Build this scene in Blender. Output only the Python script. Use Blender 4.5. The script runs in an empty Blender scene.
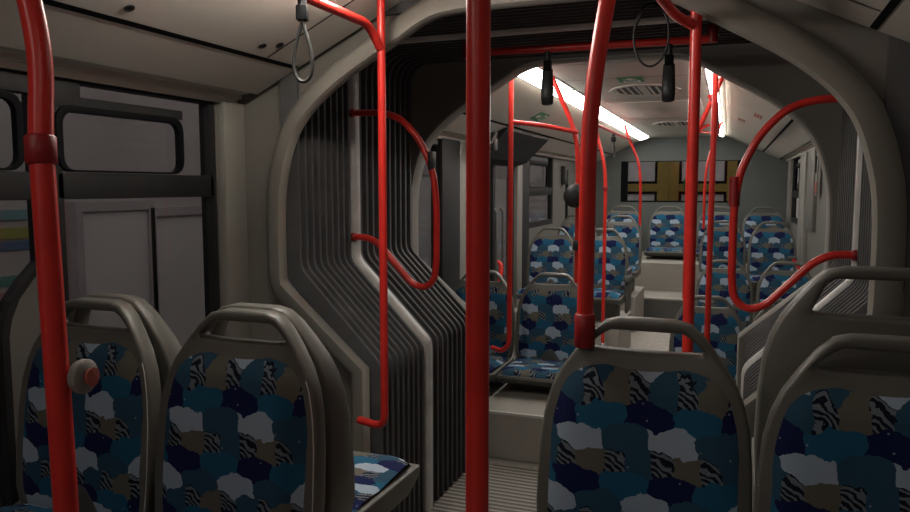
import bpy, bmesh, math, random
from mathutils import Matrix, Vector
random.seed(7)
PI = math.pi
SC = bpy.context.scene
COL = SC.collection

# ---------------------------------------------------------------- camera
FPX = 740.0
PITCH = math.radians(5.327)
YAW = math.radians(21.316)
cd = bpy.data.cameras.new('camera')
cam = bpy.data.objects.new('camera', cd)
COL.objects.link(cam)
cam.location = (0.6, 0.0, 1.35)
cam.rotation_euler = (PI / 2 - PITCH, 0, YAW)
cd.sensor_fit = 'HORIZONTAL'
cd.sensor_width = 36.0
cd.lens = 36.0 * FPX / 910.0
cd.clip_start = 0.05
SC.camera = cam

# ---------------------------------------------------------------- world, exposure
W = bpy.data.worlds.new('world')
SC.world = W
W.use_nodes = True
bg = W.node_tree.nodes['Background']
bg.inputs['Color'].default_value = (1.0, 0.97, 0.95, 1)
bg.inputs['Strength'].default_value = 0.42
SC.view_settings.view_transform = 'Standard'
SC.view_settings.look = 'None'
SC.view_settings.gamma = 1.0
SC.view_settings.exposure = 1.0
SC.view_settings.use_curve_mapping = False
REAR_LAMP = 9.0      # the lit strips of the rear section
FRONT_FILL = 21.0    # unseen strips added to brighten the front section

# ---------------------------------------------------------------- rear section of the articulated bus: turned 1 degree at the joint
RT = Matrix.Translation((0, 3, 0)) @ Matrix.Rotation(math.radians(1.0), 4, 'Z') @ Matrix.Translation((0, -3, 0))


# ---------------------------------------------------------------- materials
def new_mat(name):
    m = bpy.data.materials.new(name)
    m.use_nodes = True
    nt = m.node_tree
    return m, nt, nt.nodes['Principled BSDF']


def plain(name, col, rough=0.5, metal=0.0, var=0.12, scale=6.0, bump=0.0, spec=0.5):
    m, nt, b = new_mat(name)
    tc = nt.nodes.new('ShaderNodeTexCoord')
    nz = nt.nodes.new('ShaderNodeTexNoise')
    nz.inputs['Scale'].default_value = scale
    nz.inputs['Detail'].default_value = 5
    nt.links.new(tc.outputs['Object'], nz.inputs['Vector'])
    rp = nt.nodes.new('ShaderNodeValToRGB')
    rp.color_ramp.elements[0].position = 0.3
    rp.color_ramp.elements[1].position = 0.7
    rp.color_ramp.elements[0].color = [c * (1 - var) for c in col] + [1]
    rp.color_ramp.elements[1].color = [min(1, c * (1 + var)) for c in col] + [1]
    nt.links.new(nz.outputs['Fac'], rp.inputs['Fac'])
    nt.links.new(rp.outputs['Color'], b.inputs['Base Color'])
    b.inputs['Roughness'].default_value = rough
    b.inputs['Metallic'].default_value = metal
    b.inputs['Specular IOR Level'].default_value = spec
    if bump:
        n2 = nt.nodes.new('ShaderNodeTexNoise')
        n2.inputs['Scale'].default_value = scale * 40
        nt.links.new(tc.outputs['Object'], n2.inputs['Vector'])
        bp = nt.nodes.new('ShaderNodeBump')
        bp.inputs['Strength'].default_value = bump
        bp.inputs['Distance'].default_value = 0.002
        nt.links.new(n2.outputs['Fac'], bp.inputs['Height'])
        nt.links.new(bp.outputs['Normal'], b.inputs['Normal'])
    return m


def emit(name, col, s):
    m, nt, b = new_mat(name)
    b.inputs['Base Color'].default_value = list(col) + [1]
    b.inputs['Emission Color'].default_value = list(col) + [1]
    b.inputs['Emission Strength'].default_value = s
    return m


def glass_mat(name, tint, alpha=0.25):
    m, nt, b = new_mat(name)
    out = nt.nodes['Material Output']
    tr = nt.nodes.new('ShaderNodeBsdfTransparent')
    tr.inputs['Color'].default_value = list(tint) + [1]
    gl = nt.nodes.new('ShaderNodeBsdfGlossy')
    gl.inputs['Roughness'].default_value = 0.05
    gl.inputs['Color'].default_value = (0.9, 0.9, 0.9, 1)
    lw = nt.nodes.new('ShaderNodeLayerWeight')
    lw.inputs['Blend'].default_value = 0.5
    N = NB(nt)
    fac = N.m('MULTIPLY_ADD', N.m('POWER', lw.outputs['Facing'], 4.0), 0.5, 0.03)
    mx = nt.nodes.new('ShaderNodeMixShader')
    nt.links.new(fac, mx.inputs[0])
    nt.links.new(tr.outputs[0], mx.inputs[1])
    nt.links.new(gl.outputs[0], mx.inputs[2])
    nt.links.new(mx.outputs[0], out.inputs['Surface'])
    return m


class NB:
    """small helper to chain math nodes"""
    def __init__(s, nt):
        s.nt = nt

    def m(s, op, a, b=None, c=None):
        n = s.nt.nodes.new('ShaderNodeMath')
        n.operation = op
        for i, v in enumerate((a, b, c)):
            if v is None:
                continue
            if isinstance(v, (int, float)):
                n.inputs[i].default_value = v
            else:
                s.nt.links.new(v, n.inputs[i])
        return n.outputs[0]

    def mixc(s, f, a, b):
        n = s.nt.nodes.new('ShaderNodeMix')
        n.data_type = 'RGBA'
        for sock, v in ((n.inputs[0], f), (n.inputs[6], a), (n.inputs[7], b)):
            if isinstance(v, (int, float)):
                sock.default_value = v
            elif isinstance(v, tuple):
                sock.default_value = list(v) + [1]
            else:
                s.nt.links.new(v, sock)
        return n.outputs[2]


def fabric_mat():
    """overlapping cloud scales in teal, beige, pale blue and navy with dark arc stripes"""
    m, nt, b = new_mat('seat_fabric')
    N = NB(nt)
    tc = nt.nodes.new('ShaderNodeTexCoord')
    nz = nt.nodes.new('ShaderNodeTexNoise')
    nz.inputs['Scale'].default_value = 28
    nz.inputs['Detail'].default_value = 3
    nt.links.new(tc.outputs['Object'], nz.inputs['Vector'])
    sx = nt.nodes.new('ShaderNodeSeparateXYZ')
    nt.links.new(tc.outputs['Object'], sx.inputs[0])
    sn = nt.nodes.new('ShaderNodeSeparateColor')
    nt.links.new(nz.outputs['Color'], sn.inputs[0])
    u = N.m('ADD', sx.outputs[0], N.m('MULTIPLY', N.m('SUBTRACT', sn.outputs[0], 0.5), 0.035))
    v = N.m('ADD', N.m('SUBTRACT', sx.outputs[2], sx.outputs[1]), N.m('MULTIPLY', N.m('SUBTRACT', sn.outputs[1], 0.5), 0.035))
    u = N.m('ADD', u, 5.0)
    v = N.m('ADD', v, 5.018)
    h, w, r = 0.0395, 0.092, 0.068
    j0 = N.m('FLOOR', N.m('DIVIDE', v, h))
    col = None
    teal, white, navy, beige = (0.016, 0.105, 0.19), (0.33, 0.41, 0.50), (0.007, 0.012, 0.065), (0.13, 0.122, 0.10)
    for k in (1, 0, -1):            # lowest row is drawn last, so it lies on top
        j = N.m('ADD', j0, float(k))
        odd = N.m('MODULO', j, 2.0)
        uu = N.m('SUBTRACT', N.m('DIVIDE', u, w), N.m('MULTIPLY', odd, 0.5))
        i = N.m('FLOOR', N.m('ADD', uu, 0.5))
        du = N.m('MULTIPLY', N.m('SUBTRACT', uu, i), w)
        dv = N.m('MULTIPLY', N.m('SUBTRACT', v, N.m('MULTIPLY', j, h)), 1.25)
        d = N.m('SQRT', N.m('ADD', N.m('MULTIPLY', du, du), N.m('MULTIPLY', dv, dv)))
        ins = N.m('LESS_THAN', d, r)
        row = N.m('MODULO', j, 3.0)
        alt = N.m('MODULO', N.m('ADD', i, N.m('FLOOR', N.m('DIVIDE', j, 3.0))), 2.0)
        # dark arcs between pale ones
        st = N.m('GREATER_THAN', N.m('SINE', N.m('MULTIPLY', d, 480.0)), -0.1)
        arcs = N.mixc(st, (0.15, 0.175, 0.20), (0.006, 0.008, 0.02))
        side = N.m('GREATER_THAN', du, 0.008)
        c0 = N.mixc(alt, N.mixc(side, beige, arcs), N.mixc(side, (0.025, 0.075, 0.125), arcs))
        c1 = N.mixc(alt, white, (0.025, 0.075, 0.125))
        c2 = N.mixc(alt, teal, navy)
        c = N.mixc(N.m('GREATER_THAN', row, 1.5), N.mixc(N.m('GREATER_THAN', row, 0.5), c0, c1), c2)
        col = c if col is None else N.mixc(ins, col, c)
    # pale dots
    vo = nt.nodes.new('ShaderNodeTexVoronoi')
    vo.inputs['Scale'].default_value = 34
    nt.links.new(tc.outputs['Object'], vo.inputs['Vector'])
    dot = N.m('LESS_THAN', vo.outputs['Distance'], 0.07)
    col = N.mixc(N.m('MULTIPLY', dot, 0.5), col, (0.5, 0.55, 0.6))
    nt.links.new(col, b.inputs['Base Color'])
    b.inputs['Roughness'].default_value = 0.85
    b.inputs['Specular IOR Level'].default_value = 0.2
    wv = nt.nodes.new('ShaderNodeTexNoise')
    wv.inputs['Scale'].default_value = 500
    nt.links.new(tc.outputs['Object'], wv.inputs['Vector'])
    bp = nt.nodes.new('ShaderNodeBump')
    bp.inputs['Strength'].default_value = 0.25
    bp.inputs['Distance'].default_value = 0.001
    nt.links.new(wv.outputs['Fac'], bp.inputs['Height'])
    nt.links.new(bp.outputs['Normal'], b.inputs['Normal'])
    return m


def ribbed(name, ca, cb, pitch):
    m, nt, b = new_mat(name)
    N = NB(nt)
    tc = nt.nodes.new('ShaderNodeTexCoord')
    sx = nt.nodes.new('ShaderNodeSeparateXYZ')
    nt.links.new(tc.outputs['Object'], sx.inputs[0])
    s = N.m('SINE', N.m('MULTIPLY', sx.outputs[1], 2 * PI / pitch))
    f = N.m('MULTIPLY_ADD', s, 0.5, 0.5)
    nt.links.new(N.mixc(N.m('GREATER_THAN', s, 0.2), cb, ca), b.inputs['Base Color'])
    bp = nt.nodes.new('ShaderNodeBump')
    bp.inputs['Strength'].default_value = 0.8
    bp.inputs['Distance'].default_value = 0.006
    nt.links.new(f, bp.inputs['Height'])
    nt.links.new(bp.outputs['Normal'], b.inputs['Normal'])
    b.inputs['Roughness'].default_value = 0.6
    return m


M = dict(
    ceil=plain('ceiling_panel', (0.56, 0.53, 0.475), 0.55, var=0.06, scale=2),
    wall=plain('wall_laminate', (0.14, 0.134, 0.12), 0.5, var=0.08, scale=3),
    rearwall=plain('rear_wall_laminate', (0.105, 0.115, 0.11), 0.6, var=0.06, scale=3),
    arch=plain('arch_plastic', (0.17, 0.16, 0.14), 0.6, var=0.06, scale=3),
    archrim=plain('arch_rim_plastic', (0.27, 0.255, 0.225), 0.5, var=0.05, scale=3),
    rubber=plain('bellows_rubber', (0.065, 0.065, 0.067), 0.7, var=0.25, scale=8),
    ring=plain('ring_aluminium', (0.60, 0.59, 0.57), 0.4, 0.1, var=0.15, scale=12),
    frame=plain('window_frame', (0.020, 0.020, 0.021), 0.6, var=0.1, spec=0.2),
    gasket=plain('black_gasket', (0.004, 0.004, 0.005), 0.7, var=0.1, spec=0.1),
    post=plain('pale_post', (0.22, 0.21, 0.19), 0.5, var=0.05),
    red=plain('red_enamel', (0.64, 0.030, 0.022), 0.3, var=0.12, scale=14),
    redcap=plain('dark_red_plastic', (0.28, 0.008, 0.01), 0.45, var=0.1),
    shell=plain('seat_plastic', (0.108, 0.104, 0.09), 0.42, var=0.06, scale=5, bump=0.1),
    fabric=fabric_mat(),
    plinth=plain('plinth_laminate', (0.30, 0.28, 0.25), 0.6, var=0.08, scale=4),
    edge=plain('edge_strip', (0.55, 0.53, 0.49), 0.4, var=0.05),
    floor=plain('floor_vinyl', (0.34, 0.31, 0.275), 0.6, var=0.15, scale=20),
    rib=ribbed('ribbed_rubber', (0.36, 0.325, 0.285), (0.12, 0.108, 0.095), 0.036),
    dark=plain('dark_plastic', (0.02, 0.02, 0.021), 0.45, var=0.15),
    grey=plain('grey_plastic', (0.085, 0.083, 0.078), 0.5, var=0.1),
    strap=plain('grey_strap', (0.022, 0.022, 0.021), 0.6, var=0.15, scale=30),
    steel=plain('steel', (0.55, 0.55, 0.55), 0.3, 0.8, var=0.08),
    vent=plain('vent_plastic', (0.62, 0.60, 0.55), 0.5, var=0.04),
    green=plain('sign_green', (0.012, 0.22, 0.08), 0.5, var=0.05),
    white=plain('sign_white', (0.75, 0.75, 0.72), 0.5, var=0.03),
    redmark=plain('sign_red', (0.40, 0.10, 0.08), 0.5, var=0.05),
    brightred=plain('hammer_red', (0.75, 0.03, 0.02), 0.35, var=0.05),
    lamp=emit('lamp_diffuser_lit', (1.0, 0.97, 0.90), REAR_LAMP),
    fill_low=emit('fill_strip_low', (1.0, 0.95, 0.86), FRONT_FILL * .10),
    fill_main=emit('fill_strip_main', (1.0, 0.95, 0.86), FRONT_FILL),  # strong emitter for the added strip on the left
    glass=glass_mat('window_glass', (0.66, 0.64, 0.64)),
    ext=plain('garage_render', (0.34, 0.31, 0.31), 0.8, var=0.12, scale=1.5),
    extpanel=plain('garage_door_sheet', (0.52, 0.50, 0.49), 0.6, var=0.06, scale=1.2),
    asphalt=plain('asphalt', (0.22, 0.22, 0.22), 0.9, var=0.2, scale=30),
    yellow=plain('gate_yellow', (0.36, 0.27, 0.06), 0.6, var=0.1),
    gatepane=plain('gate_sheet', (0.75, 0.74, 0.74), 0.5, var=0.12, scale=9),
)


# ---------------------------------------------------------------- mesh builder
class B:
    def __init__(s):
        s.bm = bmesh.new()

    def box(s, x0, x1, y0, y1, z0, z1, bev=0.0):
        r = bmesh.ops.create_cube(s.bm, size=1.0)
        vs = r['verts']
        for v in vs:
            v.co = Vector(((x0 + x1) / 2 + v.co.x * (x1 - x0), (y0 + y1) / 2 + v.co.y * (y1 - y0), (z0 + z1) / 2 + v.co.z * (z1 - z0)))
        if bev:
            es = list({e for v in vs for e in v.link_edges})
            bmesh.ops.bevel(s.bm, geom=es, offset=bev, segments=2, affect='EDGES', profile=0.5)
        return s

    def tube(s, pts, r, seg=12, closed=False, sx=None):
        """swept tube; sx=(a,b) gives an elliptic section, a along the frame's first normal"""
        pts = [Vector(p) for p in pts]
        n = len(pts)
        rings = []
        prev = None
        for i in range(n):
            if closed:
                t = (pts[(i + 1) % n] - pts[i - 1]).normalized()
            else:
                t = (pts[min(i + 1, n - 1)] - pts[max(i - 1, 0)]).normalized()
            if prev is None:
                ref = Vector((1, 0, 0)) if abs(t.x) < 0.9 else Vector((0, 1, 0))
                nrm = (ref - t * ref.dot(t)).normalized()
            else:
                nrm = (prev - t * prev.dot(t)).normalized()
            prev = nrm
            bn = t.cross(nrm)
            a, b = sx if sx else (r, r)
            rings.append([s.bm.verts.new(pts[i] + nrm * a * math.cos(2 * PI * k / seg) + bn * b * math.sin(2 * PI * k / seg)) for k in range(seg)])
        m = n if closed else n - 1
        for i in range(m):
            A, C = rings[i], rings[(i + 1) % n]
            for k in range(seg):
                s.bm.faces.new((A[k], A[(k + 1) % seg], C[(k + 1) % seg], C[k]))
        if not closed:
            s.bm.faces.new(rings[0][::-1])
            s.bm.faces.new(rings[-1])
        return s

    def lathe(s, c, axis, prof, seg=20):
        """prof: (radius, height) along axis from point c"""
        ax = Vector(axis).normalized()
        ref = Vector((1, 0, 0)) if abs(ax.x) < 0.9 else Vector((0, 1, 0))
        n = (ref - ax * ref.dot(ax)).normalized()
        b = ax.cross(n)
        rings = []
        for r, h in prof:
            rings.append([s.bm.verts.new(Vector(c) + ax * h + (n * math.cos(2 * PI * k / seg) + b * math.sin(2 * PI * k / seg)) * max(r, 1e-4)) for k in range(seg)])
        for A, C in zip(rings, rings[1:]):
            for k in range(seg):
                s.bm.faces.new((A[k], A[(k + 1) % seg], C[(k + 1) % seg], C[k]))
        s.bm.faces.new(rings[0][::-1])
        s.bm.faces.new(rings[-1])
        return s

    def prism(s, outer, holes, depth, fn, bev=0.0):
        """polygon with holes in 2D, extruded; fn(u, v, w) -> xyz with w in [0, depth]"""
        loops = [outer] + list(holes)
        if len(loops) == 2 and len(loops[0]) == len(loops[1]):
            n = len(outer)
            co = [tuple(p[:2]) for lp in loops for p in lp]
            tris = [[i, (i + 1) % n, n + (i + 1) % n, n + i] for i in range(n)]
        else:
            co, tris = s.fill2d(loops)
        f0 = [s.bm.verts.new(fn(u, v, 0)) for u, v in co]
        f1 = [s.bm.verts.new(fn(u, v, depth)) for u, v in co]
        for t in tris:
            s.bm.faces.new([f0[i] for i in t])
            s.bm.faces.new([f1[i] for i in t[::-1]])
        off = 0
        rim = []
        for lp in loops:
            n = len(lp)
            for i in range(n):
                a, b = off + i, off + (i + 1) % n
                s.bm.faces.new((f0[a], f0[b], f1[b], f1[a]))
                rim += [(f0[a], f0[b]), (f1[a], f1[b])]
            off += n
        bmesh.ops.recalc_face_normals(s.bm, faces=s.bm.faces[:])
        if bev:
            es = [s.bm.edges.get(p) for p in rim]
            bmesh.ops.bevel(s.bm, geom=[e for e in es if e], offset=bev, segments=2, affect='EDGES', profile=0.5)
        return s

    @staticmethod
    def fill2d(loops):
        tmp = bmesh.new()
        for lp in loops:
            vs = [tmp.verts.new((p[0], p[1], 0)) for p in lp]
            for i in range(len(vs)):
                tmp.edges.new((vs[i], vs[(i + 1) % len(vs)]))
        bmesh.ops.triangle_fill(tmp, use_beauty=True, use_dissolve=False, edges=tmp.edges[:])
        tmp.verts.ensure_lookup_table()
        tmp.verts.index_update()
        tris = [[v.index for v in f.verts] for f in tmp.faces]
        co = [(v.co.x, v.co.y) for v in tmp.verts]
        tmp.free()
        return co, tris

    def grid(s, rows, closed=False):
        vs = [[s.bm.verts.new(p) for p in r] for r in rows]
        for A, C in zip(vs, vs[1:]):
            n = len(A)
            for k in range(n if closed else n - 1):
                s.bm.faces.new((A[k], A[(k + 1) % n], C[(k + 1) % n], C[k]))
        return vs

    def out(s, name, mat, parent=None, smooth=40, rear=False):
        bmesh.ops.recalc_face_normals(s.bm, faces=s.bm.faces[:])
        me = bpy.data.meshes.new(name)
        s.bm.to_mesh(me)
        s.bm.free()
        me.materials.append(M[mat])
        if smooth:
            for p in me.polygons:
                p.use_smooth = True
            me.set_sharp_from_angle(angle=math.radians(smooth))
        o = bpy.data.objects.new(name, me)
        COL.objects.link(o)
        if parent:
            o.parent = parent
        elif rear:
            o.matrix_world = RT
        return o


def tag(o, label, cat, group=None):
    o['label'] = label
    o['category'] = cat
    if group:
        o['group'] = group
    return o


def place(o, loc, rz=0.0, rear=False):
    m = Matrix.Translation(loc) @ Matrix.Rotation(rz, 4, 'Z')
    o.matrix_world = RT @ m if rear else m


def thing(name, label, cat, loc=(0, 0, 0), rz=0.0, rear=False, group=None):
    o = bpy.data.objects.new(name, None)
    o.empty_display_size = 0.1
    COL.objects.link(o)
    place(o, loc, rz, rear)
    return tag(o, label, cat, group)


def struct(o):
    o['kind'] = 'structure'
    return o


def copy_tree(o, parent=None):
    c = o.copy()
    COL.objects.link(c)
    c.parent = parent
    for ch in list(o.children):
        copy_tree(ch, c)
    return c


def fillet(pts, r, n=6):
    """round the corners of a polyline"""
    P = [Vector(p) for p in pts]
    res = [P[0]]
    for i in range(1, len(P) - 1):
        a, b, c = P[i - 1], P[i], P[i + 1]
        d = min(r, (a - b).length * 0.49, (c - b).length * 0.49)
        p0 = b + (a - b).normalized() * d
        p1 = b + (c - b).normalized() * d
        for k in range(n + 1):
            t = k / n
            res.append(p0 * (1 - t) ** 2 + b * 2 * t * (1 - t) + p1 * t ** 2)
    res.append(P[-1])
    return res


# ================================================================ STRUCTURE
YF0, YF1 = -3.6, 2.345         # front section
YR0, YR1 = 3.35, 9.80         # rear section
WX = 1.2
SILL, HEAD = 0.965, 1.655


def ceil_z(x):
    return 1.97 - 0.48 * max(0.0, abs(x) - 0.5)


def rect(a0, a1, b0, b1, r=0.0, n=4):
    if r <= 0:
        return [(a0, b0), (a1, b0), (a1, b1), (a0, b1)]
    pts = []
    for cx, cy, st in ((a1 - r, b0 + r, -PI / 2), (a1 - r, b1 - r, 0), (a0 + r, b1 - r, PI / 2), (a0 + r, b0 + r, PI)):
        for k in range(n + 1):
            t = st + PI / 2 * k / n
            pts.append((cx + r * math.cos(t), cy + r * math.sin(t)))
    return pts


# floors
struct(B().box(-1.24, 1.24, YF0, YF1, -0.06, 0.0).out('floor', 'floor', smooth=0))
struct(B().box(-1.24, 1.24, YR0, YR1, -0.06, 0.0).out('floor', 'floor', smooth=0, rear=True))


# ceilings: one sheet with sloped shoulders and stepped cornices
def ceiling(y0, y1, rear):
    prof = [(-1.19, 1.655), (-1.175, 1.655), (-1.175, 1.672), (-1.155, 1.676), (-1.155, 1.690), (-1.12, 1.694), (-1.12, 1.706), (-1.085, ceil_z(1.085)),
            (-0.5, 1.97), (0.5, 1.97), (1.085, ceil_z(1.085)), (1.12, 1.706), (1.12, 1.694), (1.155, 1.690), (1.155, 1.676), (1.175, 1.672), (1.175, 1.655), (1.19, 1.655)]
    poly = prof + [(1.24, 1.70), (1.24, 2.06), (-1.24, 2.06), (-1.24, 1.70)]
    b = B().prism(poly, [], y1 - y0, lambda u, v, w: (u, y0 + w, v))
    return struct(b.out('ceiling', 'ceil', rear=rear, smooth=0))


cf = ceiling(YF0, YF1 - .03, False)
cr = ceiling(YR0 + .03, YR1, True)


def cstrip(parent, pts, wdir, name, mat, th=0.003):
    """thin raised seam following the ceiling surface"""
    b = B()
    b.tube(pts, 0.004, seg=6)
    b.out(name, mat, parent)


# long shadow gap along each sloped shoulder, cross seams, screws
for par, y0, y1 in ((cf, YF0, YF1 - 0.04), (cr, YR0 + 0.1, YR1 - 0.05)):
    for sgn in (-1, 1):
        b = B()
        xa, xb = 0.897 * sgn, 0.915 * sgn
        b.grid([[(xa, y0, ceil_z(xa) - 0.002), (xb, y0, ceil_z(xb) - 0.002)], [(xa, y1, ceil_z(xa) - 0.002), (xb, y1, ceil_z(xb) - 0.002)]])
        b.out('joint_gap', 'gasket', par, smooth=0)
for par, ys in ((cf, [0.3, 2.11]), (cr, [3.79, 4.35, 5.39, 7.05, 8.5])):
    for yy in ys:
        b = B()
        xs = [-0.895, -0.5, 0.5, 0.895] if par is cf else [-0.44, 0.44]
        b.grid([[(x, yy, ceil_z(x) - 0.0015) for x in xs], [(x, yy + 0.009, ceil_z(x) - 0.0015) for x in xs]])
        b.out('panel_seam', 'frame', par, smooth=0)
for x, yy in ((-0.858, 1.482), (-0.854, 2.03), (-0.83, 2.09), (-0.858, 0.6)):
    B().lathe((x, yy, ceil_z(x) + 0.001), (0.43, 0, -0.9), [(0.014, 0), (0.014, 0.004), (0.009, 0.004), (0.008, 0.002), (0.004, 0.003)], 14).out('screw', 'frame', cf)
b = B()      # slightly raised hatch in the rear ceiling
b.box(-0.33, 0.33, 5.60, 6.85, 1.965, 1.972, 0.004)
b.out('roof_hatch', 'ceil', cr)


# side walls with window openings
def side_wall(sgn, y0, y1, holes, name, rear):
    x = WX * sgn
    b = B().prism([(y0, 0), (y1, 0), (y1, 1.70), (y0, 1.70)], holes, 0.05, lambda u, v, w: (x + sgn * w, u, v))
    return struct(b.out(name, 'wall', rear=rear, smooth=0))


LOWGLASS = [(.25, .12), (1.37, .12), (1.37, .955), (1.38, 1.0), (1.405, 1.05), (1.45, 1.10), (1.505, 1.15), (1.505, HEAD), (.25, HEAD)]
FL = [rect(1.53, 2.215, .70, HEAD), LOWGLASS, rect(-1.25, 0.12, SILL, HEAD), rect(-3.3, -1.4, 0.12, HEAD)]
FR = [rect(-3.2, -1.7, SILL, HEAD), rect(-1.5, 0.2, SILL, HEAD), rect(0.35, 2.0, SILL, HEAD)]
RL = [rect(3.98, 4.42, 0.72, 1.62), rect(5.02, 6.16, 0.12, HEAD), rect(6.60, 7.68, SILL, HEAD), rect(8.30, 8.46, 0.90, 1.55)]
RR = [rect(7.75, 9.10, SILL, HEAD), rect(9.50, 9.72, SILL, HEAD)]
side_wall(-1, YF0, YF1, FL, 'wall_left', False)
side_wall(1, YF0, YF1, FR, 'wall_right', False)
side_wall(-1, YR0, YR1, RL, 'wall_left', True)
side_wall(1, YR0, YR1, RR, 'wall_right', True)
struct(B().box(-1.24, 1.24, YF0 - .05, YF0, 0, 2.0).out('wall_front', 'wall', smooth=0))  # unseen end wall, kept solid to shut light off the seat faces
struct(B().prism([(-1.24, 0), (1.24, 0), (1.24, 2.0), (-1.24, 2.0)], [rect(-0.785, 0.665, 1.16, 1.68)], 0.05, lambda u, v, w: (u, YR1 + w, v)).out('wall_rear', 'rearwall', smooth=0, rear=True))

WN = [0]


def side_window(sgn, y0, y1, z0, z1, vent=None, rear=False, mullion=False, fw=0.03):
    """frame, glass pane, hopper vent with black gasket and a transom rail"""
    WN[0] += 1
    x = WX * sgn
    s = sgn
    par = B().prism(rect(y0, y1, z0, z1), [rect(y0 + fw, y1 - fw, z0 + fw, z1 - 0.008)], 0.045, lambda u, v, w: (x + s * w, u, v)).out('window_%d' % WN[0], 'frame', smooth=0, rear=rear)
    struct(par)
    B().box(min(x + s * .022, x + s * .028), max(x + s * .022, x + s * .028), y0 + fw * .5, y1 - fw * .5, z0 + .01, z1 - .004).out('pane', 'glass', par, smooth=0)
    if vent:
        va, vb, vz0, vz1 = vent
        B().prism(rect(va, vb, vz0, vz1, 0.045), [rect(va + .022, vb - .022, vz0 + .006, vz1 - .02, 0.035)], 0.022, lambda u, v, w: (x - s * .008 + s * w, u, v), 0.003).out('gasket', 'gasket', par)
        B().prism(rect(va - .0, vb + .004, vz1 - .004, vz1 + .026), [], 0.018, lambda u, v, w: (x + s * w, u, v)).out('vent_header', 'frame', par, smooth=0)
        B().box(min(x, x + s * .03), max(x, x + s * .03), y0 + .01, y1 - .01, vz0 - .078, vz0 - .002, .004).out('transom', 'frame', par)
    return par


w1 = side_window(-1, 1.53, 2.215, .70, HEAD, (1.54, 2.045, 1.393, 1.582))
B().box(-1.235, -1.196, 1.53, 1.63, 1.575, 1.652, .004).out('latch_block', 'frame', w1)
WN[0] += 1
cyz = (.9, 1.0)
inn = [(cyz[0] + (p[0] - cyz[0]) * .955, cyz[1] + (p[1] - cyz[1]) * .965) for p in LOWGLASS]
w2 = struct(B().prism(LOWGLASS, [inn], .045, lambda u, v, w: (-WX - w, u, v)).out('window_%d' % WN[0], 'frame', smooth=0))
B().prism([(cyz[0] + (p[0] - cyz[0]) * .98, cyz[1] + (p[1] - cyz[1]) * .98) for p in LOWGLASS], [], .006, lambda u, v, w: (-WX - .022 - w, u, v)).out('pane', 'glass', w2, smooth=0)
B().prism(rect(.45, 1.44, 1.393, 1.60, .045), [rect(.472, 1.418, 1.399, 1.58, .035)], .022, lambda u, v, w: (-WX + .008 - w, u, v), .003).out('gasket', 'gasket', w2)
B().box(-WX - .03, -WX, .26, 1.50, 1.315, 1.391, .004).out('transom', 'frame', w2)
B().box(-1.235, -1.196, 1.34, 1.50, 1.60, 1.652, .004).out('latch_block', 'frame', w2)
side_window(-1, -1.25, 0.12, SILL, HEAD, (-1.1, 0.0, 1.393, 1.582))
side_window(-1, -3.3, -1.4, 0.12, HEAD)
for y0, y1 in ((-3.2, -1.7), (-1.5, 0.2), (0.35, 2.0)):
    side_window(1, y0, y1, SILL, HEAD, (y0 + .15, y1 - .15, 1.393, 1.582))
side_window(-1, 3.98, 4.42, .72, 1.62, rear=True)
side_window(-1, 6.60, 7.68, SILL, HEAD, (6.66, 7.42, 1.345, 1.575), rear=True, fw=.05)
side_window(-1, 8.30, 8.46, .90, 1.55, rear=True, fw=.012)
side_window(1, 7.75, 9.10, SILL, HEAD, (8.2, 8.72, 1.31, 1.565), rear=True, fw=.05)
side_window(1, 9.50, 9.72, SILL, HEAD, rear=True, fw=.012)
WN[0] += 1
wr = struct(B().prism(rect(-.785, .665, 1.16, 1.68), [rect(-.70, .64, 1.175, 1.672)], .05, lambda u, v, w: (u, YR1 - .006 + w, v)).out('window_%d' % WN[0], 'gasket', smooth=0, rear=True))
B().box(-.78, .66, YR1 + .02, YR1 + .026, 1.165, 1.675).out('pane', 'glass', wr, smooth=0)
# rear left double door, glazed to the floor
dr = struct(B().prism(rect(5.02, 6.16, .0, HEAD), [rect(5.07, 5.56, .12, HEAD - .03), rect(5.62, 6.11, .12, HEAD - .03)], .045, lambda u, v, w: (-1.196 - w, u, v)).out('door_1', 'frame', smooth=0, rear=True))
for a in (5.06, 5.61):
    B().box(-1.228, -1.222, a, a + .51, .11, HEAD - .02).out('pane', 'glass', dr, smooth=0)
for a in (5.50, 5.68):
    B().tube([(-1.17, a, .55), (-1.15, a, .58), (-1.15, a, 1.15), (-1.17, a, 1.18)], .011).out('door_handle', 'grey', dr)

# pale posts beside the windows
tn = [0]


def trim(b, mat, rear=False, smooth=40):
    tn[0] += 1
    return struct(b.out('trim_%d' % tn[0], mat, rear=rear, smooth=smooth))


trim(B().box(-1.205, -1.165, 2.225, 2.344, 0, 1.66, .004), 'post')
trim(B().box(-1.205, -1.18, 4.74, 4.92, 0, 1.66, .004), 'post', True)
trim(B().box(-1.205, -1.17, 4.40, 4.73, 0.0, 1.66, .004), 'frame', True)
trim(B().box(-1.205, -1.165, 6.17, 6.33, 0, 1.66, .004), 'post', True)
trim(B().box(-1.205, -1.17, 6.34, 6.59, 0, 1.66, .004), 'frame', True)
trim(B().box(1.16, 1.205, 7.18, 7.72, 0, 1.66, .004), 'post', True)
trim(B().box(1.17, 1.205, 9.16, 9.44, 0, 1.66, .004), 'post', True)
trim(B().box(1.17, 1.205, 6.55, 7.1, 1.0, 1.66, .004), 'wall', True)

# ---------------------------------------------------------------- arches at both ends of the joint
HALF = [(.60, 0), (.60, .705), (.928, 1.0), (.93, 1.30), (.902, 1.44), (.868, 1.535), (.82, 1.60), (.755, 1.662), (.665, 1.726), (.56, 1.786), (.47, 1.838), (.38, 1.892), (.30, 1.913), (0.12, 1.915)]


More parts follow.
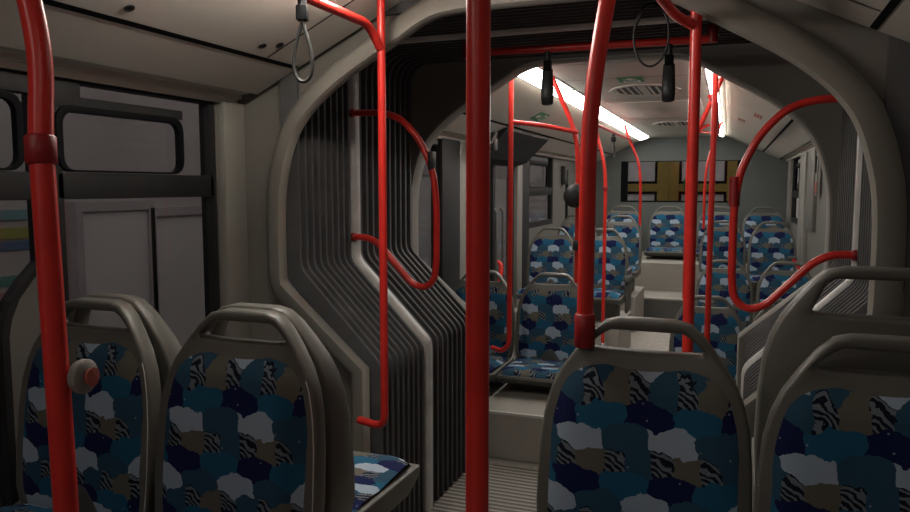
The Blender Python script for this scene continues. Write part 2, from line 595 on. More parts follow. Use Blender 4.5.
def chaikin(p, it=2):
    for _ in range(it):
        q = [p[0]]
        for a, c in zip(p, p[1:]):
            q += [(a[0] * .75 + c[0] * .25, a[1] * .75 + c[1] * .25), (a[0] * .25 + c[0] * .75, a[1] * .25 + c[1] * .75)]
        p = q + [p[-1]]
    return p


HALF = HALF[:3] + chaikin(HALF[2:], 2)[1:]
OPEN = HALF + [(-x, z) for x, z in reversed(HALF)]


def band(prof, off):
    """offset an open profile outwards (away from the walkway)"""
    res = []
    n = len(prof)
    for i, p in enumerate(prof):
        a = Vector(prof[max(i - 1, 0)])
        c = Vector(prof[min(i + 1, n - 1)])
        t = (c - a)
        t = Vector((t[0], t[1])).normalized()
        nrm = Vector((t[1], -t[0]))
        res.append((p[0] + nrm[0] * off, p[1] + nrm[1] * off))
    res[0] = (res[0][0], 0)
    res[-1] = (res[-1][0], 0)
    return res


OPENF = [(x - .04 * max(0.0, min(1.0, -x / .9)) if z > .9 else x - .03 * max(0.0, min(1.0, -x / .6)), z) for x, z in OPEN]


def arch(yface, depth, rear, inset, lip):
    prof = OPEN if rear else OPENF
    ins = band(prof, inset)
    poly = [(-1.24, 0)] + [(p[0], p[1]) for p in reversed(ins)] + [(1.24, 0), (1.24, 2.05), (-1.24, 2.05)]
    trim(B().prism(poly, [], depth, lambda u, v, w: (u, yface + w, v)), 'arch', rear, 0)
    b = B()
    b.grid([[(q[0], yface + d, q[1]) for q in band(prof, o)] for o, d in lip])
    trim(b, 'archrim', rear, 50)


arch(2.345, .03, False, .088, [(.0, -.035), (.0, -.062), (.008, -.074), (.055, -.062), (.082, -.035), (.094, .004)])
arch(3.35, .10, True, .012, [(.013, -.001), (.004, -.004), (.0, .004), (.0, .092), (.004, .102), (.013, .104)])

# ---------------------------------------------------------------- bellows of the joint
bel = thing('bellows', 'dark grey pleated bellows of the bus joint with a pale aluminium ring', 'bellows', (.013, 0, 0))


def side_prof(c=.12):
    pts = [(.605, 0), (.605, .715), (.935, 1.05), (.935, 1.93), (0, 1.93)]
    f = fillet([(p[0], p[1], 0) for p in pts], c, 5)
    f = [(p.x, p.y) for p in f]
    # keep the slant corners tight
    h = fillet([(.605, 0, 0), (.605, .715, 0), (.935, 1.05, 0), (.935, 1.5, 0)], .03, 3)
    h = [(p.x, p.y) for p in h][:-1]
    k = fillet([(.935, 1.5, 0), (.935, 1.935, 0), (0, 1.935, 0)], c, 6)
    h += [(p.x, p.y) for p in k]
    return h + [(-x, z) for x, z in reversed(h[:-1])]


PROF = side_prof()


def pleats(y0, y1, n):
    b = B()
    rows = []
    pit = (y1 - y0) / n
    for i in range(n):
        a = y0 + i * pit
        for f, d in ((.05, .07), (.10, .01), (.14, .0), (.44, .0), (.48, .01), (.55, .07)):
            rows.append([(x, a + f * pit, z) for x, z in band(PROF, d)])
    b.grid(rows)
    return b.out('pleats', 'rubber', bel, 30)


pleats(2.32, 2.735, 9)
pleats(2.785, 3.345, 10)
b = B()
b.grid([[(x, yy, z) for x, z in band(PROF, d)] for yy, d in ((2.735, .05), (2.735, .0), (2.742, -.008), (2.778, -.008), (2.785, 0), (2.785, .05))])
b.out('centre_ring', 'ring', bel, 50)

# turntable floor
tt = thing('joint_floor', 'ribbed beige rubber floor plate of the bus joint', 'floor plate')
B().box(-.66, .66, 2.347, 3.345, -.06, -.004).out('plate', 'rib', tt, smooth=0)

# outer closing of the joint: roof skin over the pleats
# ================================================================ EXTERIOR
struct(B().box(-14, 10, -10, 22, -.42, -.40).out('ground', 'asphalt', smooth=0))
gw = thing('garage_wall', 'grey garage wall outside the left windows with pale door sheets', 'wall', (-3.2, 0, -.4))
B().box(-.25, 0, -6, 16, 0, 3.2).out('wall_face', 'ext', gw, smooth=0)
for a, c, z1 in ((3.36, 3.90, 1.60), (3.96, 4.75, 1.55), (5.6, 7.0, 1.9), (7.5, 9.2, 1.9), (10, 12, 1.9)):
    d = B().prism(rect(a, c, .3, z1), [], .05, lambda u, v, w: (w, u, v), .004).out('door_sheet', 'extpanel', gw, smooth=0)
    B().prism(rect(a - .05, c + .05, .25, z1 + .06), [rect(a, c, .3, z1)], .07, lambda u, v, w: (w, u, v)).out('door_frame', 'ext', d, smooth=0)

gr = thing('garage_wall', 'added dark grey wall blocking daylight outside the right windows', 'wall', (3.2, 0, -.4))  # added to cut the daylight entering from the right
B().box(0, .25, -6, 16, 0, 3.2).out('wall_face', 'ext', gr, smooth=0)
for a in (-4, -1, 2, 5, 8, 11):
    B().box(-.06, .0, a, a + .3, 0, 3.2).out('pilaster', 'ext', gr, smooth=0)

# striped side of a vehicle seen through the left glass
sv = thing('striped_panel', 'pale panel with coloured stripes outside beside the far left glass', 'panel', (-2.1, -0.17, -.4))
B().box(-.04, 0, 0, 2.35, .9, 2.1, .006).out('board', 'extpanel', sv, smooth=0)
for i, (z0, z1, c) in enumerate(((1.62, 1.66, (.20, .36, .38)), (1.545, 1.59, (.42, .42, .12)), (1.50, 1.535, (.12, .2, .34)), (1.36, 1.40, (.12, .30, .26)), (1.29, 1.335, (.40, .16, .20)), (1.17, 1.21, (.16, .22, .42)))):
    M['stripe%d' % i] = plain('stripe_paint_%d' % i, c, .6, var=.05)
    B().box(.0005, .004, .02, 2.33, z0, z1).out('stripe', 'stripe%d' % i, sv, smooth=0)
for yy in (.1, 2.2):
    B().box(-.03, -.005, yy, yy + .06, 0, .9).out('post', 'ext', sv, smooth=0)

# yellow gate behind the rear window
gt = thing('yellow_gate', 'yellow framed gate with pale panes behind the rear window', 'gate', (0, 12, -.4), rear=True)
b = B()
for xa, xb in ((-2.1, -1.6), (-1.3, -1.05), (-.52, -.35), (-.345, -.2), (.50, .64), (.9, 1.1), (1.7, 2.0)):
    b.box(xa, xb, -.05, .05, 0, 2.6)
b.out('upright', 'yellow', gt, smooth=0)
b = B()
for za, zb in ((0, .5), (1.68, 1.80), (2.2, 2.35)):
    b.box(-2.1, 2.0, -.04, .04, za, zb)
b.out('crossbar', 'yellow', gt, smooth=0)
for xa, xb in ((-1.04, -.53), (-.19, .49), (.65, .89)):
    for za, zb in ((.5, 1.66), (1.82, 2.2)):
        B().prism(rect(xa - .04, xb + .04, za - .04, zb + .04), [rect(xa + .03, xb - .03, za + .02, zb - .02)], .05, lambda u, v, w: (u, -.02 + w, v)).out('pane_frame', 'gasket', gt, smooth=0)
        B().box(xa - .03, xb + .03, 0, .02, za - .03, zb + .03).out('pane', 'gatepane', gt, smooth=0)
sl = B().lathe((-.06, -.16, 1.70), (0, 0, 1), [(.0, 0), (.05, .01), (.06, .06), (.06, .14), (.03, .2), (0, .21)], 16).out('signal_lamp', 'green', gt)
sl['label'] = 'dark green signal lamp'
B().box(-.08, -.04, -.16, -.02, 1.66, 1.70, .004).out('lamp_bracket', 'gasket', sl)

# ================================================================ LIGHTS: rear strips of the bus, added fill strips in front
lamp_no = 0


def light_strip(x0, x1, y0, y1, mat, rear, label, group, bow=.0):
    t = thing('ceiling_light', label, 'light', (0, 0, 0), 0, rear, group)
    n = 6
    zz = lambda u: 1.966 - .36 * (abs(u) - .405)
    top = [(x0 + (x1 - x0) * k / n, zz(x0 + (x1 - x0) * k / n) - (.006 + bow) * math.sin(PI * k / n) ** .7) for k in range(n + 1)]
    poly = top + [(x1, zz(x1) + .012), (x0, zz(x0) + .012)]
    B().prism(poly, [], y1 - y0, lambda u, v, w: (u, y0 + w, v)).out('diffuser', mat, t, smooth=30)
    a, c = min(x0, x1), max(x0, x1)
    B().prism(rect(a - .010, c + .010, y0 - .010, y1 + .010), [rect(a, c, y0, y1)], .012, lambda u, v, w: (u, v, zz(u) + .012 - w)).out('frame', 'ceil', t, smooth=0)


G = 'lit ceiling strips of the rear section'
for y0, y1, wh in ((3.48, 4.72, 'nearest the joint'), (4.76, 6.86, 'in the middle'), (6.94, 9.45, 'at the rear end')):
    light_strip(-.408, -.515, y0, y1, 'lamp', True, 'lit white ceiling strip of the left row, ' + wh, G)
    light_strip(.405, .458, y0, y1, 'lamp', True, 'lit white ceiling strip of the right row, ' + wh, G)
G = 'added fill strips of the front section'  # out of view, added to light the front ceiling, poles and cushions
for y0, y1, wh in ((-3.2, -1.4, 'farthest behind the camera'), (-1.3, 0.4, 'beside the camera'), (1.30, 1.98, 'above the back-to-back seats')):
    near = y0 > 0
    light_strip(-.408, -.515, y0, y1, 'fill_main' if near else 'fill_low', False, ('lit' if near else 'dim') + ' added fill strip on the front left ceiling, ' + wh, G, .025)
    light_strip(.405, .458, y0, y1, 'fill_low', False, 'dim added fill strip on the front right ceiling, ' + wh, G)

# ================================================================ PLINTHS


def plinth(name, label, x0, x1, y0, y1, z1, rear, lip=True, group='seat plinths'):
    t = thing(name, label, 'plinth', ((x0 + x1) / 2, (y0 + y1) / 2, 0), 0, rear, group)
    hx, hy = (x1 - x0) / 2, (y1 - y0) / 2
    B().box(-hx, hx, -hy, hy, 0, z1, .008).out('box', 'plinth', t, smooth=0)
    if lip:
        b = B()
        b.box(-hx - .001, hx + .001, -hy - .004, -hy + .012, z1 - .012, z1 + .003, .002)
        b.out('edge_strip', 'edge', t, smooth=0)
    return t


plinth('wheel_arch_box', 'beige wheel arch box under the front left back-to-back seats', -1.19, -.20, .95, 1.86, .20, False)
plinth('wheel_arch_box', 'beige wheel arch box under the front right back-to-back seats', .20, 1.19, 1.05, 2.10, .20, False)
plinth('seat_plinth', 'beige step box with pale edge under the dark seats just behind the joint, left', -1.19, -.17, 3.42, 4.34, .24, True)
plinth('seat_plinth', 'grey plinth under the left pair of seats in the middle of the rear section', -1.19, -.205, 5.62, 6.34, .30, True)
plinth('seat_plinth', 'grey plinth under the farther left pair of seats before the rear bench', -1.19, -.24, 6.95, 7.68, .34, True)
plinth('seat_plinth', 'grey plinth under the farther right pair of seats before the rear bench', .29, 1.19, 6.95, 7.68, .32, True)
plinth('seat_plinth', 'grey plinth under the middle right pair of low seats', .32, 1.19, 5.45, 6.20, .10, True)
t = plinth('aisle_step', 'beige aisle step with pale front edge before the rear bench', -1.19, 1.19, 7.80, 8.36, .21, True, group=None)
t['category'] = 'step'
B().box(-1.15, 1.15, -.291, -.2795, .005, .192, .001).out('riser_panel', 'grey', t, smooth=0)
t = plinth('bench_plinth', 'beige riser under the row of four rear seats', -1.19, 1.19, 8.365, 9.79, .52, True, lip=False, group=None)

# ================================================================ SEATS
OUT = [(0, 0), (.055, -.0005), (.085, -.008), (.112, -.032), (.14, -.067), (.168, -.108), (.187, -.15), (.199, -.20), (.206, -.27), (.209, -.38), (.205, -.46), (.185, -.515), (.15, -.54)]


def half_w(z):
    for (xa, za), (xb, zb) in zip(OUT, OUT[1:]):
        if zb <= z <= za:
            t = (z - za) / (zb - za) if zb != za else 0
            return xa + (xb - xa) * t
    return OUT[-1][0]


def make_seat(ph, deep=False):
    """seat facing -Y; root at the foot, backrest face around y=0, top at ph+.58"""
    c = ph + .10                     # cushion level
    T = c + .48                      # top of handle
    root = thing('bus_seat', '', 'seat', group='patterned bus seats')
    lean = lambda z: (z - c) * .10 + .012

    def fy(u, v, w):
        z = T + v
        curve = .02 * (abs(u) / .21) ** 2
        if deep:        # the rear facing shell grows thicker towards the cushion
            w *= 1 + 2.0 * min(1.0, -v / .5)
        return (u, lean(z) - curve + w + .012, z)
    outer = OUT + [(-x, z) for x, z in reversed(OUT[1:])]
    hb = -.098 if deep else -.066
    hole = [(.070, -.024), (.088, -.034), (.112, hb + .010), (.108, hb + .003), (.06, hb), (-.06, hb), (-.108, hb + .003), (-.112, hb + .010), (-.088, -.034), (-.070, -.024)]
    b = B()
    b.prism(outer, [hole], .042, fy, .007)
    bs = b.out('back_shell', 'shell', root, 50)
    # rounded rear bulge of the shell
    b = B()
    rows = []
    zt = hb - .006
    zs = [zt - k * ((.548 + zt) / 14) for k in range(15)]
    for k, z in enumerate(zs):
        hw = half_w(z) - .012
        e = .028 * min(1, k / 2.5) * min(1, (14 - k) / 2.5)
        rows.append([(u / 8 * hw, lean(T + z) + .05 + e * (1 - (abs(u) / 8) ** 4), T + z) for u in range(-8, 9)])
    b.grid(rows)
    b.out('back_cover', 'shell', bs, 60)
    # fabric pad on the front
    b = B()
    rows = []
    nz = 22
    for k in range(nz + 1):
        z = zt - k * ((.503 + zt) / nz)
        hw = half_w(z) - .010
        if k < 4:
            hw *= (.84, .94, .98, 1.0)[k]
        e = .016 * min(1, k / 3) + .012 * math.sin(PI * min(1, k / nz))
        rows.append([(u / 10 * hw, lean(T + z) + .018 - .02 * (u / 10 * hw / .21) ** 2 - e * (1 - (abs(u) / 10) ** 6), T + z) for u in range(-10, 11)])
    b.grid(rows)
    b.out('backrest', 'fabric', root, 60)
    # cushion
    b = B()
    rows = []
    prof = [(.0, c - .012), (-.05, c + .002), (-.13, c - .004), (-.22, c + .002), (-.29, c + .006), (-.325, c - .002), (-.348, c - .022), (-.354, c - .05)]
    for y, z in prof:
        hw = .192 if y > -.3 else .186
        rows.append([(u / 10 * hw, y, z - .018 * (abs(u) / 10) ** 8 + .004 * (abs(u) / 10) ** 2) for u in range(-10, 11)])
    b.grid(rows)
    b.out('cushion', 'fabric', root, 60)
    # pan under the cushion
    b = B()
    pan = [(.05, c - .005), (.05, c - .085), (-.28, c - .088), (-.345, c - .062), (-.362, c - .040), (-.358, c - .028), (-.0, c - .022)]
    b.prism(pan, [], .412, lambda u, v, w: (-.206 + w, u, v), .006)
    b.out('seat_pan', 'shell', root, 50)
    # pedestal
    b = B()
    b.prism([(.04, c - .08), (.03, 0), (-.20, 0), (-.25, c - .08)], [], .30, lambda u, v, w: (-.15 + w, u, v), .008)
    b.out('pedestal', 'grey', root, 40)
    return root


PROTO = {}


def seat(x, y, base, ph, label, rz=0.0, rear=True):
    deep = rz != 0
    key = (round(ph, 3), deep)
    if key not in PROTO:
        o = PROTO[key] = make_seat(ph, deep)
    else:
        o = copy_tree(PROTO[key])
    o['label'] = label
    place(o, (x, y, base + .005), rz, rear)
    return o


# front section, towards the camera
FS1 = seat(-.825, 1.225, .20, .30, 'patterned seat by the left front window, behind the leaning red pole', 0, False)
FS2 = seat(-.395, 1.225, .20, .30, 'patterned seat nearest the aisle in the front left pair', 0, False)
seat(.425, 1.43, .20, .30, 'patterned seat at bottom centre with a red pole standing on its corner', 0, False)
seat(.845, 1.40, .20, .30, 'patterned seat in the bottom right corner, nearest the camera', 0, False)
def edge_highlight(root, ph):  # pale tube imitates the bright glint along one edge of the back
    c = ph + .10
    T = c + .48
    pts = []
    for k in range(3, 22):
        z = -.072 - k * (.431 / 22)
        hw = half_w(z) - .007
        y = (T + z - c) * .10 + .012 + .016 - .02 * (hw / .21) ** 2 - .004
        pts.append((hw, y, T + z))
    B().tube(pts, .0016, 6).out('edge_highlight', 'edge', root)['label'] = 'thin pale strip standing in for a rim highlight'


edge_highlight(FS1, .30)
edge_highlight(FS2, .30)
# back to back with them
seat(-.855, 1.475, .20, .30, 'rear facing seat back to back with the front left window seat', PI, False)
seat(-.425, 1.475, .20, .30, 'rear facing seat with lit cushion back to back with the front left aisle seat', PI, False)
seat(.845, 1.72, .20, .41, 'taller rear facing plain backed seat behind the bottom right corner seat', PI, False)
# rear section
seat(-.81, 4.05, .24, .035, 'dark patterned low seat by the left wall just past the joint')
seat(-.385, 4.05, .24, .035, 'dark patterned low seat just past the joint, beside the aisle on the left')
seat(-.828, 5.98, .30, .13, 'lit patterned window seat of the left middle pair in the rear section')
B2 = seat(-.405, 5.98, .30, .13, 'lit patterned aisle seat of the left middle pair in the rear section')
seat(-.875, 7.30, .34, .15, 'window seat of the farther left pair just before the rear bench')
seat(-.445, 7.30, .34, .15, 'aisle seat of the farther left pair just before the rear bench')
for x, w in ((-.66, 'leftmost'), (-.12, 'left of centre'), (.43, 'right of centre'), (.925, 'rightmost')):
    o = seat(x, 9.05, .52, .02, 'patterned seat of the rear bench below the back window, %s of the four' % w)
    o.scale = (1.15, 1, 1)
seat(.50, 7.30, .32, .13, 'aisle seat of the farther right pair just before the rear bench')
seat(.925, 7.30, .32, .13, 'window seat of the farther right pair just before the rear bench')
seat(.53, 5.80, .10, .12, 'low aisle seat of the right middle pair in the rear section')
seat(.955, 5.80, .10, .12, 'low window seat of the right middle pair in the rear section')
seat(.45, 4.38, .0, .14, 'dark low aisle seat on the right just past the joint')
seat(.875, 4.38, .0, .14, 'dark low window seat on the right just past the joint')

# armrest on the aisle side of the left middle seat (a part of that seat)
sp = B().box(.208, .232, -.16, .08, .06, .40, .008).out('side_panel', 'grey', B2)
B().lathe((.222, -.20, .33), (0, 1, 0), [(.0, 0), (.024, .008), (.030, .03), (.030, .20), (.02, .23), (0, .235)], 14).out('armrest', 'grey', sp)

# ================================================================ RED POLES AND RAILS
GP = 'red grab poles'


def pole(name, label, pts, r, rear=False, cat='pole', fil=.08):
    t = thing(name, label, cat, (0, 0, 0), 0, rear, GP)
    B().tube(fillet(pts, fil), r, 16).out('tube', 'red', t, 60)
    return t


def collar(par, p, axis, r, h, mat='redcap'):
    a = Vector(axis).normalized()
    s = Vector(p) - a * (h / 2)
    B().lathe(s, a, [(r - .003, 0), (r, .003), (r, h - .003), (r - .003, h)], 18).out('clamp', mat, par, 50)


# leaning pole at the left edge
t = pole('grab_pole', 'thick red pole at the left edge of the view, bent at the top', [(-.262, .735, 0), (-.292, .75, .95), (-.331, .772, 1.42), (-.336, .785, 1.53), (-.358, .787, 1.625), (-.46, .79, 1.968)], .0165, fil=.12)
collar(t, (-.331, .772, 1.402), (-.04, .03, .5), .021, .042)
b = B().lathe((-.289, .779, 1.078), (.98, .16, 0), [(.0, 0), (.022, .0), (.025, .006), (.025, .014), (.019, .019), (0, .02)], 20)
sb = b.out('stop_button', 'post', t, 40)
B().lathe((-.2695, .782, 1.078), (.98, .16, 0), [(.0, 0), (.012, .0), (.014, .006), (0, .008)], 16).out('button_face', 'redmark', sb, 40)
# centre pole
t = pole('grab_pole', 'thick vertical red pole standing in the middle of the view', [(.245, 1.0, 0), (.245, 1.0, 1.97)], .0172)
collar(t, (.245, 1.0, .02), (0, 0, 1), .028, .04)
# pole standing on the near seat, leaning out at the top
t = pole('grab_pole', 'dark red pole standing on the corner of the bottom centre seat, bent at the top', [(.306, 1.48, 1.04), (.306, 1.49, 1.50), (.335, 1.50, 1.72), (.385, 1.51, 1.968)], .0168, fil=.15)
collar(t, (.306, 1.48, 1.06), (0, 0, 1), .021, .07)
# pole at the left arch, with the ceiling rail that runs forward from it
t = pole('grab_pole', 'bright thin red pole before the pleated bellows, hooked at the bottom', [(-.515, 2.20, 1.99), (-.515, 2.20, .535), (-.635, 2.24, .535)], .0135, fil=.05)
t = pole('ceiling_rail', 'red ceiling rail with hanging loop meeting the pole before the bellows, left', [(-.52, YF0 + .05, 1.86), (-.52, 2.12, 1.86), (-.516, 2.19, 1.80)], .0145, fil=.07, cat='rail')
for yy in (-2.6, -.6, 1.0):
    B().tube([(-.52, yy, 1.86), (-.56, yy, 1.95)], .011).out('bracket', 'redcap', t)
# pole at the right arch and its rail
t = pole('grab_pole', 'bright red pole at the right of the aisle just before the joint', [(.452, 2.30, 1.97), (.458, 2.30, .0)], .0165)
t = pole('ceiling_rail', 'red ceiling rail curving into the bright pole at the right of the aisle', [(.36, YF0 + .05, 1.87), (.36, 2.08, 1.87), (.40, 2.24, 1.835), (.445, 2.29, 1.815)], .0145, fil=.08, cat='rail')
for yy in (-2.6, -.6, 1.0):
    B().tube([(.36, yy, 1.87), (.36, yy, 1.972)], .011).out('bracket', 'redcap', t)
# cross bar over the joint
t = pole('cross_bar', 'red horizontal bar across the top of the joint with two loops', [(-.478, 2.9, 1.895), (.473, 2.9, 1.885)], .0145, cat='rail')
for x in (-.478, .473):
    B().tube([(x, 2.9, 1.872), (x, 2.9, 1.936)], .019).out('end_post', 'redcap', t)
# hoops on the bellows ring
HP = [(.93, 1.655), (.775, 1.650), (.70, 1.625), (.62, 1.545), (.56, 1.42), (.545, 1.30), (.545, 1.05), (.555, .975), (.60, .94), (.655, .958), (.80, 1.115), (.855, 1.142), (.93, 1.142)]
for sgn, side in ((-1, 'left'), (1, 'right')):
    pts = [(sgn * (x + (.022 if sgn > 0 else 0)), 2.73, z - (.0 if sgn < 0 else .015)) for x, z in HP]
    t = pole('grab_hoop', 'bent red hoop rail fixed to the %s bellows ring' % side, pts, .0135, cat='handrail', fil=.06)
    for q in (pts[0], pts[-1]):
        collar(t, (q[0] - sgn * .008, 2.73, q[2]), (1, 0, 0), .018, .02)
    q = pts[5]
    if sgn > 0:
        B().tube([(q[0], 2.73, q[2] + .0), (q[0], 2.73, q[2] + .1)], .018).out('sleeve', 'redcap', t)
    else:
        B().box(q[0] - .03, q[0] - .008, 2.71, 2.75, 1.42, 1.49, .004).out('stop_button', 'dark', t)

# rear left poles
t = pole('grab_pole', 'dark red pole with rounded foot just past the joint on the left', [(-.525, 3.72, 1.96), (-.527, 3.72, .515), (-.57, 3.73, .475), (-.645, 3.80, .475)], .0135, True, fil=.07)
t = pole('grab_pole', 'red pole with black box standing on the dark left aisle seat, bent to the ceiling', [(-.39, 4.07, 1.95), (-.335, 4.08, 1.82), (-.255, 4.09, 1.64), (-.243, 4.09, 1.45), (-.243, 4.09, .815)], .0135, True, fil=.14)
collar(t, (-.245, 4.09, 1.355), (0, 0, 1), .02, .03)
B().box(-.262, -.225, 4.06, 4.12, 1.0, 1.055, .004).out('button_box', 'dark', t)
B().lathe((-.25, 4.04, 1.30), (.3, -1, 0), [(0, -.03), (.04, -.026), (.062, -.008), (.064, .01), (.05, .026), (.02, .032), (0, .033)], 24).out('round_disc', 'dark', t)['label'] = 'round black disc'
t = pole('cross_bar', 'short red bar joining the first two poles past the joint on the left', [(-.525, 3.72, 1.685), (-.40, 3.95, 1.68), (-.252, 4.09, 1.65)], .0125, True, 'rail', .2)
t = pole('grab_pole', 'thin red pole standing before the lit left middle seats', [(-.44, 5.50, 1.97), (-.40, 5.50, 1.80), (-.322, 5.50, 1.52), (-.312, 5.50, 1.35), (-.312, 5.50, .0)], .013, True, fil=.15)
collar(t, (-.313, 5.50, 1.34), (0, 0, 1), .019, .03)
collar(t, (-.312, 5.50, .16), (0, 0, 1), .026, .05, 'steel')
t = pole('grab_pole', 'thin red pole standing on the farther left aisle seat', [(-.43, 7.32, 1.97), (-.40, 7.32, 1.86), (-.285, 7.32, 1.60), (-.262, 7.32, 1.42), (-.262, 7.34, .98)], .013, True, fil=.15)
t = pole('cross_bar', 'red bar joining the two thin poles on the left of the rear section', [(-.40, 5.50, 1.81), (-.365, 7.32, 1.80)], .0115, True, 'rail')
# rear right poles
t = pole('grab_pole', 'dark red vertical pole just past the joint beside the right low seats', [(.462, 3.94, 1.97), (.462, 3.94, 0)], .0145, True)
t = pole('grab_pole', 'red pole slanting to the ceiling behind the bright pole, on the low right seats', [(.49, 4.42, 1.965), (.45, 4.42, 1.86), (.345, 4.42, 1.62), (.325, 4.42, 1.45), (.325, 4.44, .71)], .0135, True, fil=.14)
t = pole('grab_pole', 'thin dark red pole standing on the aisle step', [(.34, 7.86, 1.97), (.25, 7.86, 1.93), (.16, 7.86, 1.82), (.135, 7.86, 1.6), (.135, 7.86, .21)], .0135, True, fil=.14)
t = pole('grab_pole', 'thin red pole curving up from the farther right aisle seat', [(.46, 7.32, 1.965), (.43, 7.32, 1.88), (.345, 7.32, 1.6), (.325, 7.32, 1.4), (.325, 7.34, .96)], .0125, True, fil=.15)
t = pole('cross_bar', 'red bar on the right of the rear section joining pole tops', [(.44, 3.96, 1.80), (.46, 4.42, 1.82), (.43, 7.32, 1.84), (.25, 7.86, 1.90)], .0125, True, 'rail', .15)

# ================================================================ HANGING LOOPS


def loop_pts(w, l, n=28):
    """teardrop loop in the local XZ plane, apex at z=0"""
    pts = []
    for k in range(n):
        a = 2 * PI * k / n
        s = (1 - math.cos(a)) / 2
        pts.append((w * math.sin(a) * (s ** .75), 0, -l * s))
    return pts


def strap(label, loc, rz, w, l, rear=False, wide=.016, tube_r=.004, mat='strap'):
    t = thing('hanging_loop', label, 'strap', loc, rz, rear, 'hanging loops')
    b = B()
    b.tube([(0, 0, .004), (0, 0, -.035)], .012, 12)
    b.out('hanger', 'dark', t)
    B().box(-.015, .015, -.015, .015, -.075, -.035, .004).out('clamp', 'gasket', t)
    b = B()
    pts = [(p[0], p[1], p[2] - .07) for p in loop_pts(w, l)]
    b.tube(pts, tube_r, 8, True, (wide, tube_r))
    b.out('loop', mat, t, 60)
    return t


strap('grey hanging loop under the ceiling at the upper left', (-.52, 1.745, 1.868), math.radians(20), .036, .165, False, .008, .005)
strap('black hanging loop on the joint cross bar, left one', (-.140, 2.9, 1.880), math.radians(93), .028, .135, False, .021, .005, 'dark')
strap('black hanging loop on the joint cross bar, right one', (.322, 2.9, 1.874), math.radians(85), .028, .135, False, .021, .005, 'dark')
strap('tiny hanging loop on the bar between the thin poles at left', (-.385, 6.35, 1.803), math.radians(60), .03, .13, True, .006, .003)
ring = []
for k in range(40):
    a = 2 * PI * k / 40
    ring.append((.055 * math.sin(a), 0, -.196 * (1 - math.cos(a)) / 2))
t = thing('cable_loop', 'thin black cable loop hanging from the joint roof beside the right strap', 'cable', (.302, 2.5, 1.934), 0)
B().tube(ring, .0035, 8, True).out('cable', 'dark', t, 60)
B().tube([(-.027, 0, -.022), (-.047, 0, -.055), (-.054, 0, -.085)], .0055, 8).out('sleeve', 'dark', t, 60)

# ================================================================ CEILING FITTINGS
def lens_vent(y, cx, hw, hd, label):
    t = thing('ceiling_vent', label, 'vent', (cx, y, 1.97), 0, True, 'ceiling vents')
    n = 12
    up = [(-hw + 2 * hw * k / n, hd * math.sin(PI * k / n) ** .55 if 0 < k < n else 0) for k in range(n + 1)]
    outer = up + [(x, -d) for x, d in reversed(up[1:-1])]
    inn = [(x * .88, d * .80) for x, d in outer]
    rm = B().prism(outer, [inn], .014, lambda u, v, w: (u, v, -w * .25)).out('rim', 'vent', t, 40)
    B().prism(inn, [], .003, lambda u, v, w: (u, v, -w * .3)).out('slot', 'dark', rm, 0)
    b = B()
    m = 9
    for k in range(m):
        x = hw * .88 * (-1 + 2 * (k + .5) / m)
        h = hd * .8 * math.sin(PI * (x / (hw * .88) + 1) / 2) ** .55
        wd = .024 if k == m // 2 else .007
        b.box(x - wd, x + wd, -h, h, -.0032, -.0005)
    b.out('louvre', 'vent', rm, 0)
    # fixing in the middle
    return t


lens_vent(4.95, .01, .225, .30, 'eye shaped white ceiling vent with dark slots, nearer the joint')
lens_vent(7.65, .03, .225, .30, 'eye shaped white ceiling vent with dark slots, farther back')


def ceiling_sign(label, x, y, lx, ly, kind):
    """thin sticker on the ceiling, local frame following the slope"""
    t = thing('exit_sign', label, 'sign', (0, 0, 0), 0, True, None)
    sl = -.48 * (1 if x > 0 else -1) if abs(x) > .5 else 0.0

    def pt(u, v, w):
        xx = x + u
        return (xx, y + v, ceil_z(x) + sl * u - .002 - w)
    B().prism(rect(-lx, lx, -ly, ly), [], .002, pt).out('plate', 'green', t, 0)
    pl = t.children[0]
    b = B()      # arrow and running figure
    s = min(lx, ly)
    fu = (lambda a: a) if lx < ly else (lambda a: a)
    if ly >= lx:
        q = lambda a, c: (a * lx, c * ly)
    else:
        q = lambda a, c: (c * lx, a * ly)
    fn = lambda u, v, w: pt(u, v, .002 + w)
    b.prism([q(-.7, .25), q(-.7, .8), q(.7, .8), q(.7, .25)], [[q(-.5, .35), q(-.5, .7), q(.5, .7), q(.5, .35)]], .001, fn)
    b.prism([q(-.25, -.75), q(.25, -.75), q(.25, -.4), q(.6, -.4), q(0, .0), q(-.6, -.4), q(-.25, -.4)], [], .001, fn)
    b.out('pictogram', 'white', pl, 0)
    return t


ceiling_sign('green emergency exit sticker on the sloped ceiling at the left', -.745, 5.24, .045, .13, 0)
ceiling_sign('small green emergency exit sticker on the flat ceiling before the vent', -.012, 4.43, .07, .10, 0)


def marks(label, x, y, n, step):
    b = B()
    sl = -.48 * (1 if x > 0 else -1)
    for k in range(n):
        yy = y + k * step
        for j in range(3):
            u = (j - 1) * .02
            b.prism(rect(u - .007, u + .007, yy - step * .32, yy + step * .32), [], .001, lambda a, c, w: (x + a, c, ceil_z(x) + sl * a - .001 - w))
    tag(b.out('notice_sticker', 'redmark', rear=True, smooth=0), label, 'sticker')


marks('faint red lettering sticker on the left ceiling slope beside the exit sticker', -.86, 5.0, 6, .035)
marks('faint red lettering sticker on the right ceiling slope, nearer one', .72, 5.75, 6, .05)
marks('faint red lettering sticker on the right ceiling slope, farther one', .62, 6.65, 5, .05)

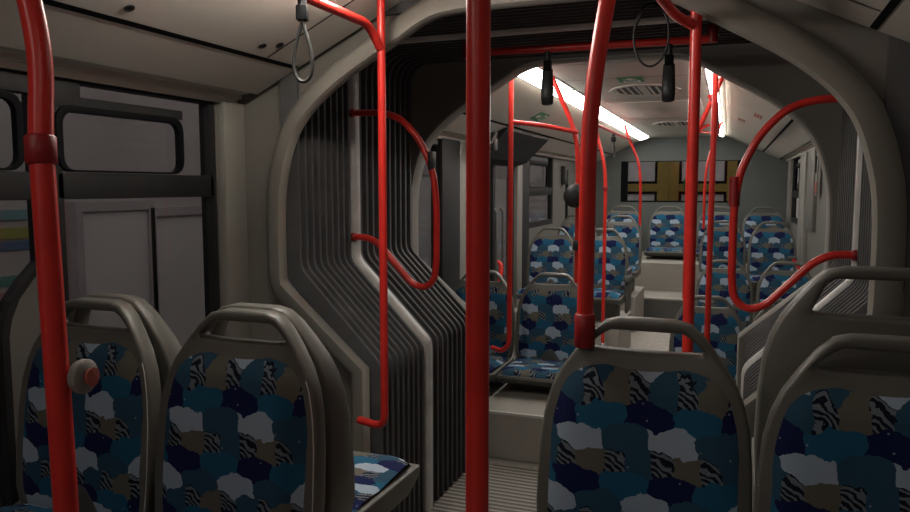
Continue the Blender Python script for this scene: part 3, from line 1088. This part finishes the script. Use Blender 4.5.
# door drive above the rear left door
t = thing('door_drive', 'dark opened door drive housing above the rear left door', 'door mechanism', (0, 0, 0), 0, True)
B().prism([(-1.195, 1.52), (-1.195, 1.655), (-1.12, 1.668), (-.915, 1.762), (-.915, 1.745), (-1.10, 1.56)], [], 1.25, lambda u, v, w: (u, 4.98 + w, v)).out('housing', 'frame', t, 0)
B().lathe((-1.06, 5.02, 1.66), (0, -1, 0), [(0, 0), (.035, 0), (.035, .12), (.02, .14), (0, .14)], 16).out('motor', 'dark', t)
B().tube([(-1.08, 4.95, 1.58), (-1.0, 4.90, 1.66), (-.96, 4.88, 1.72)], .008).out('lever', 'steel', t)
B().tube([(-1.12, 4.94, 1.68), (-1.04, 4.90, 1.64), (-1.02, 4.88, 1.70)], .006).out('lever', 'steel', t)
B().box(-1.15, -.98, 4.90, 4.98, 1.60, 1.73, .01).out('gear_box', 'dark', t)

# wall fittings of the rear section
t = thing('control_box', 'narrow dark box on the rear left wall beside the bright slit window', 'box', (-1.2, 8.12, 1.38), 0, True)
B().box(.0, .045, -.06, .06, 0, .2, .006).out('case', 'dark', t)
B().box(.045, .05, -.04, .04, .03, .17, .001).out('cover', 'grey', t)


def hammer(label, loc, rear, sc=1.0, tilt=.5):
    t = thing('emergency_hammer', label, 'hammer', loc, 0, rear, 'emergency hammers')
    d = Vector((math.sin(tilt), 0, math.cos(tilt)))
    p = Vector((0, 0, 0))
    B().tube([p, p + d * .06 * sc, p + d * .14 * sc], .012 * sc, 10).out('handle', 'brightred', t)
    e = p + d * .145 * sc
    B().tube([e - Vector((.03 * sc, 0, 0)), e + Vector((.03 * sc, 0, 0))], .013 * sc, 10).out('head', 'grey', t)
    B().box(-.012 * sc, .03 * sc, .01, .02, -.02 * sc, .06 * sc, .002).out('holder', 'dark', t)


t = thing('door_grab_handle', 'bright red handle on the glazed rear left door', 'handle', (-1.19, 5.58, .46), 0, True)
B().tube(fillet([(.0, -.05, 0), (.05, -.05, .02), (.05, .03, .28), (.0, .03, .30)], .03), .018, 12).out('grip', 'brightred', t)
hammer('red emergency hammer by the right wall under the hoop rail', (1.165, 6.9, .60), True, 1.2, -.6)
t = thing('hammer_holder', 'slim dark bracket with red tab on the right rear wall panel', 'bracket', (1.17, 6.35, 1.30), 0, True)
B().box(-.012, .0, -.02, .02, .16, .29, .003).out('slot', 'gasket', t)
B().box(-.012, .0, -.08, -.04, .0, .09, .003).out('tab', 'redmark', t)
B().box(-.004, .003, -.1, .05, -.02, .31, .002).out('plate', 'wall', t)
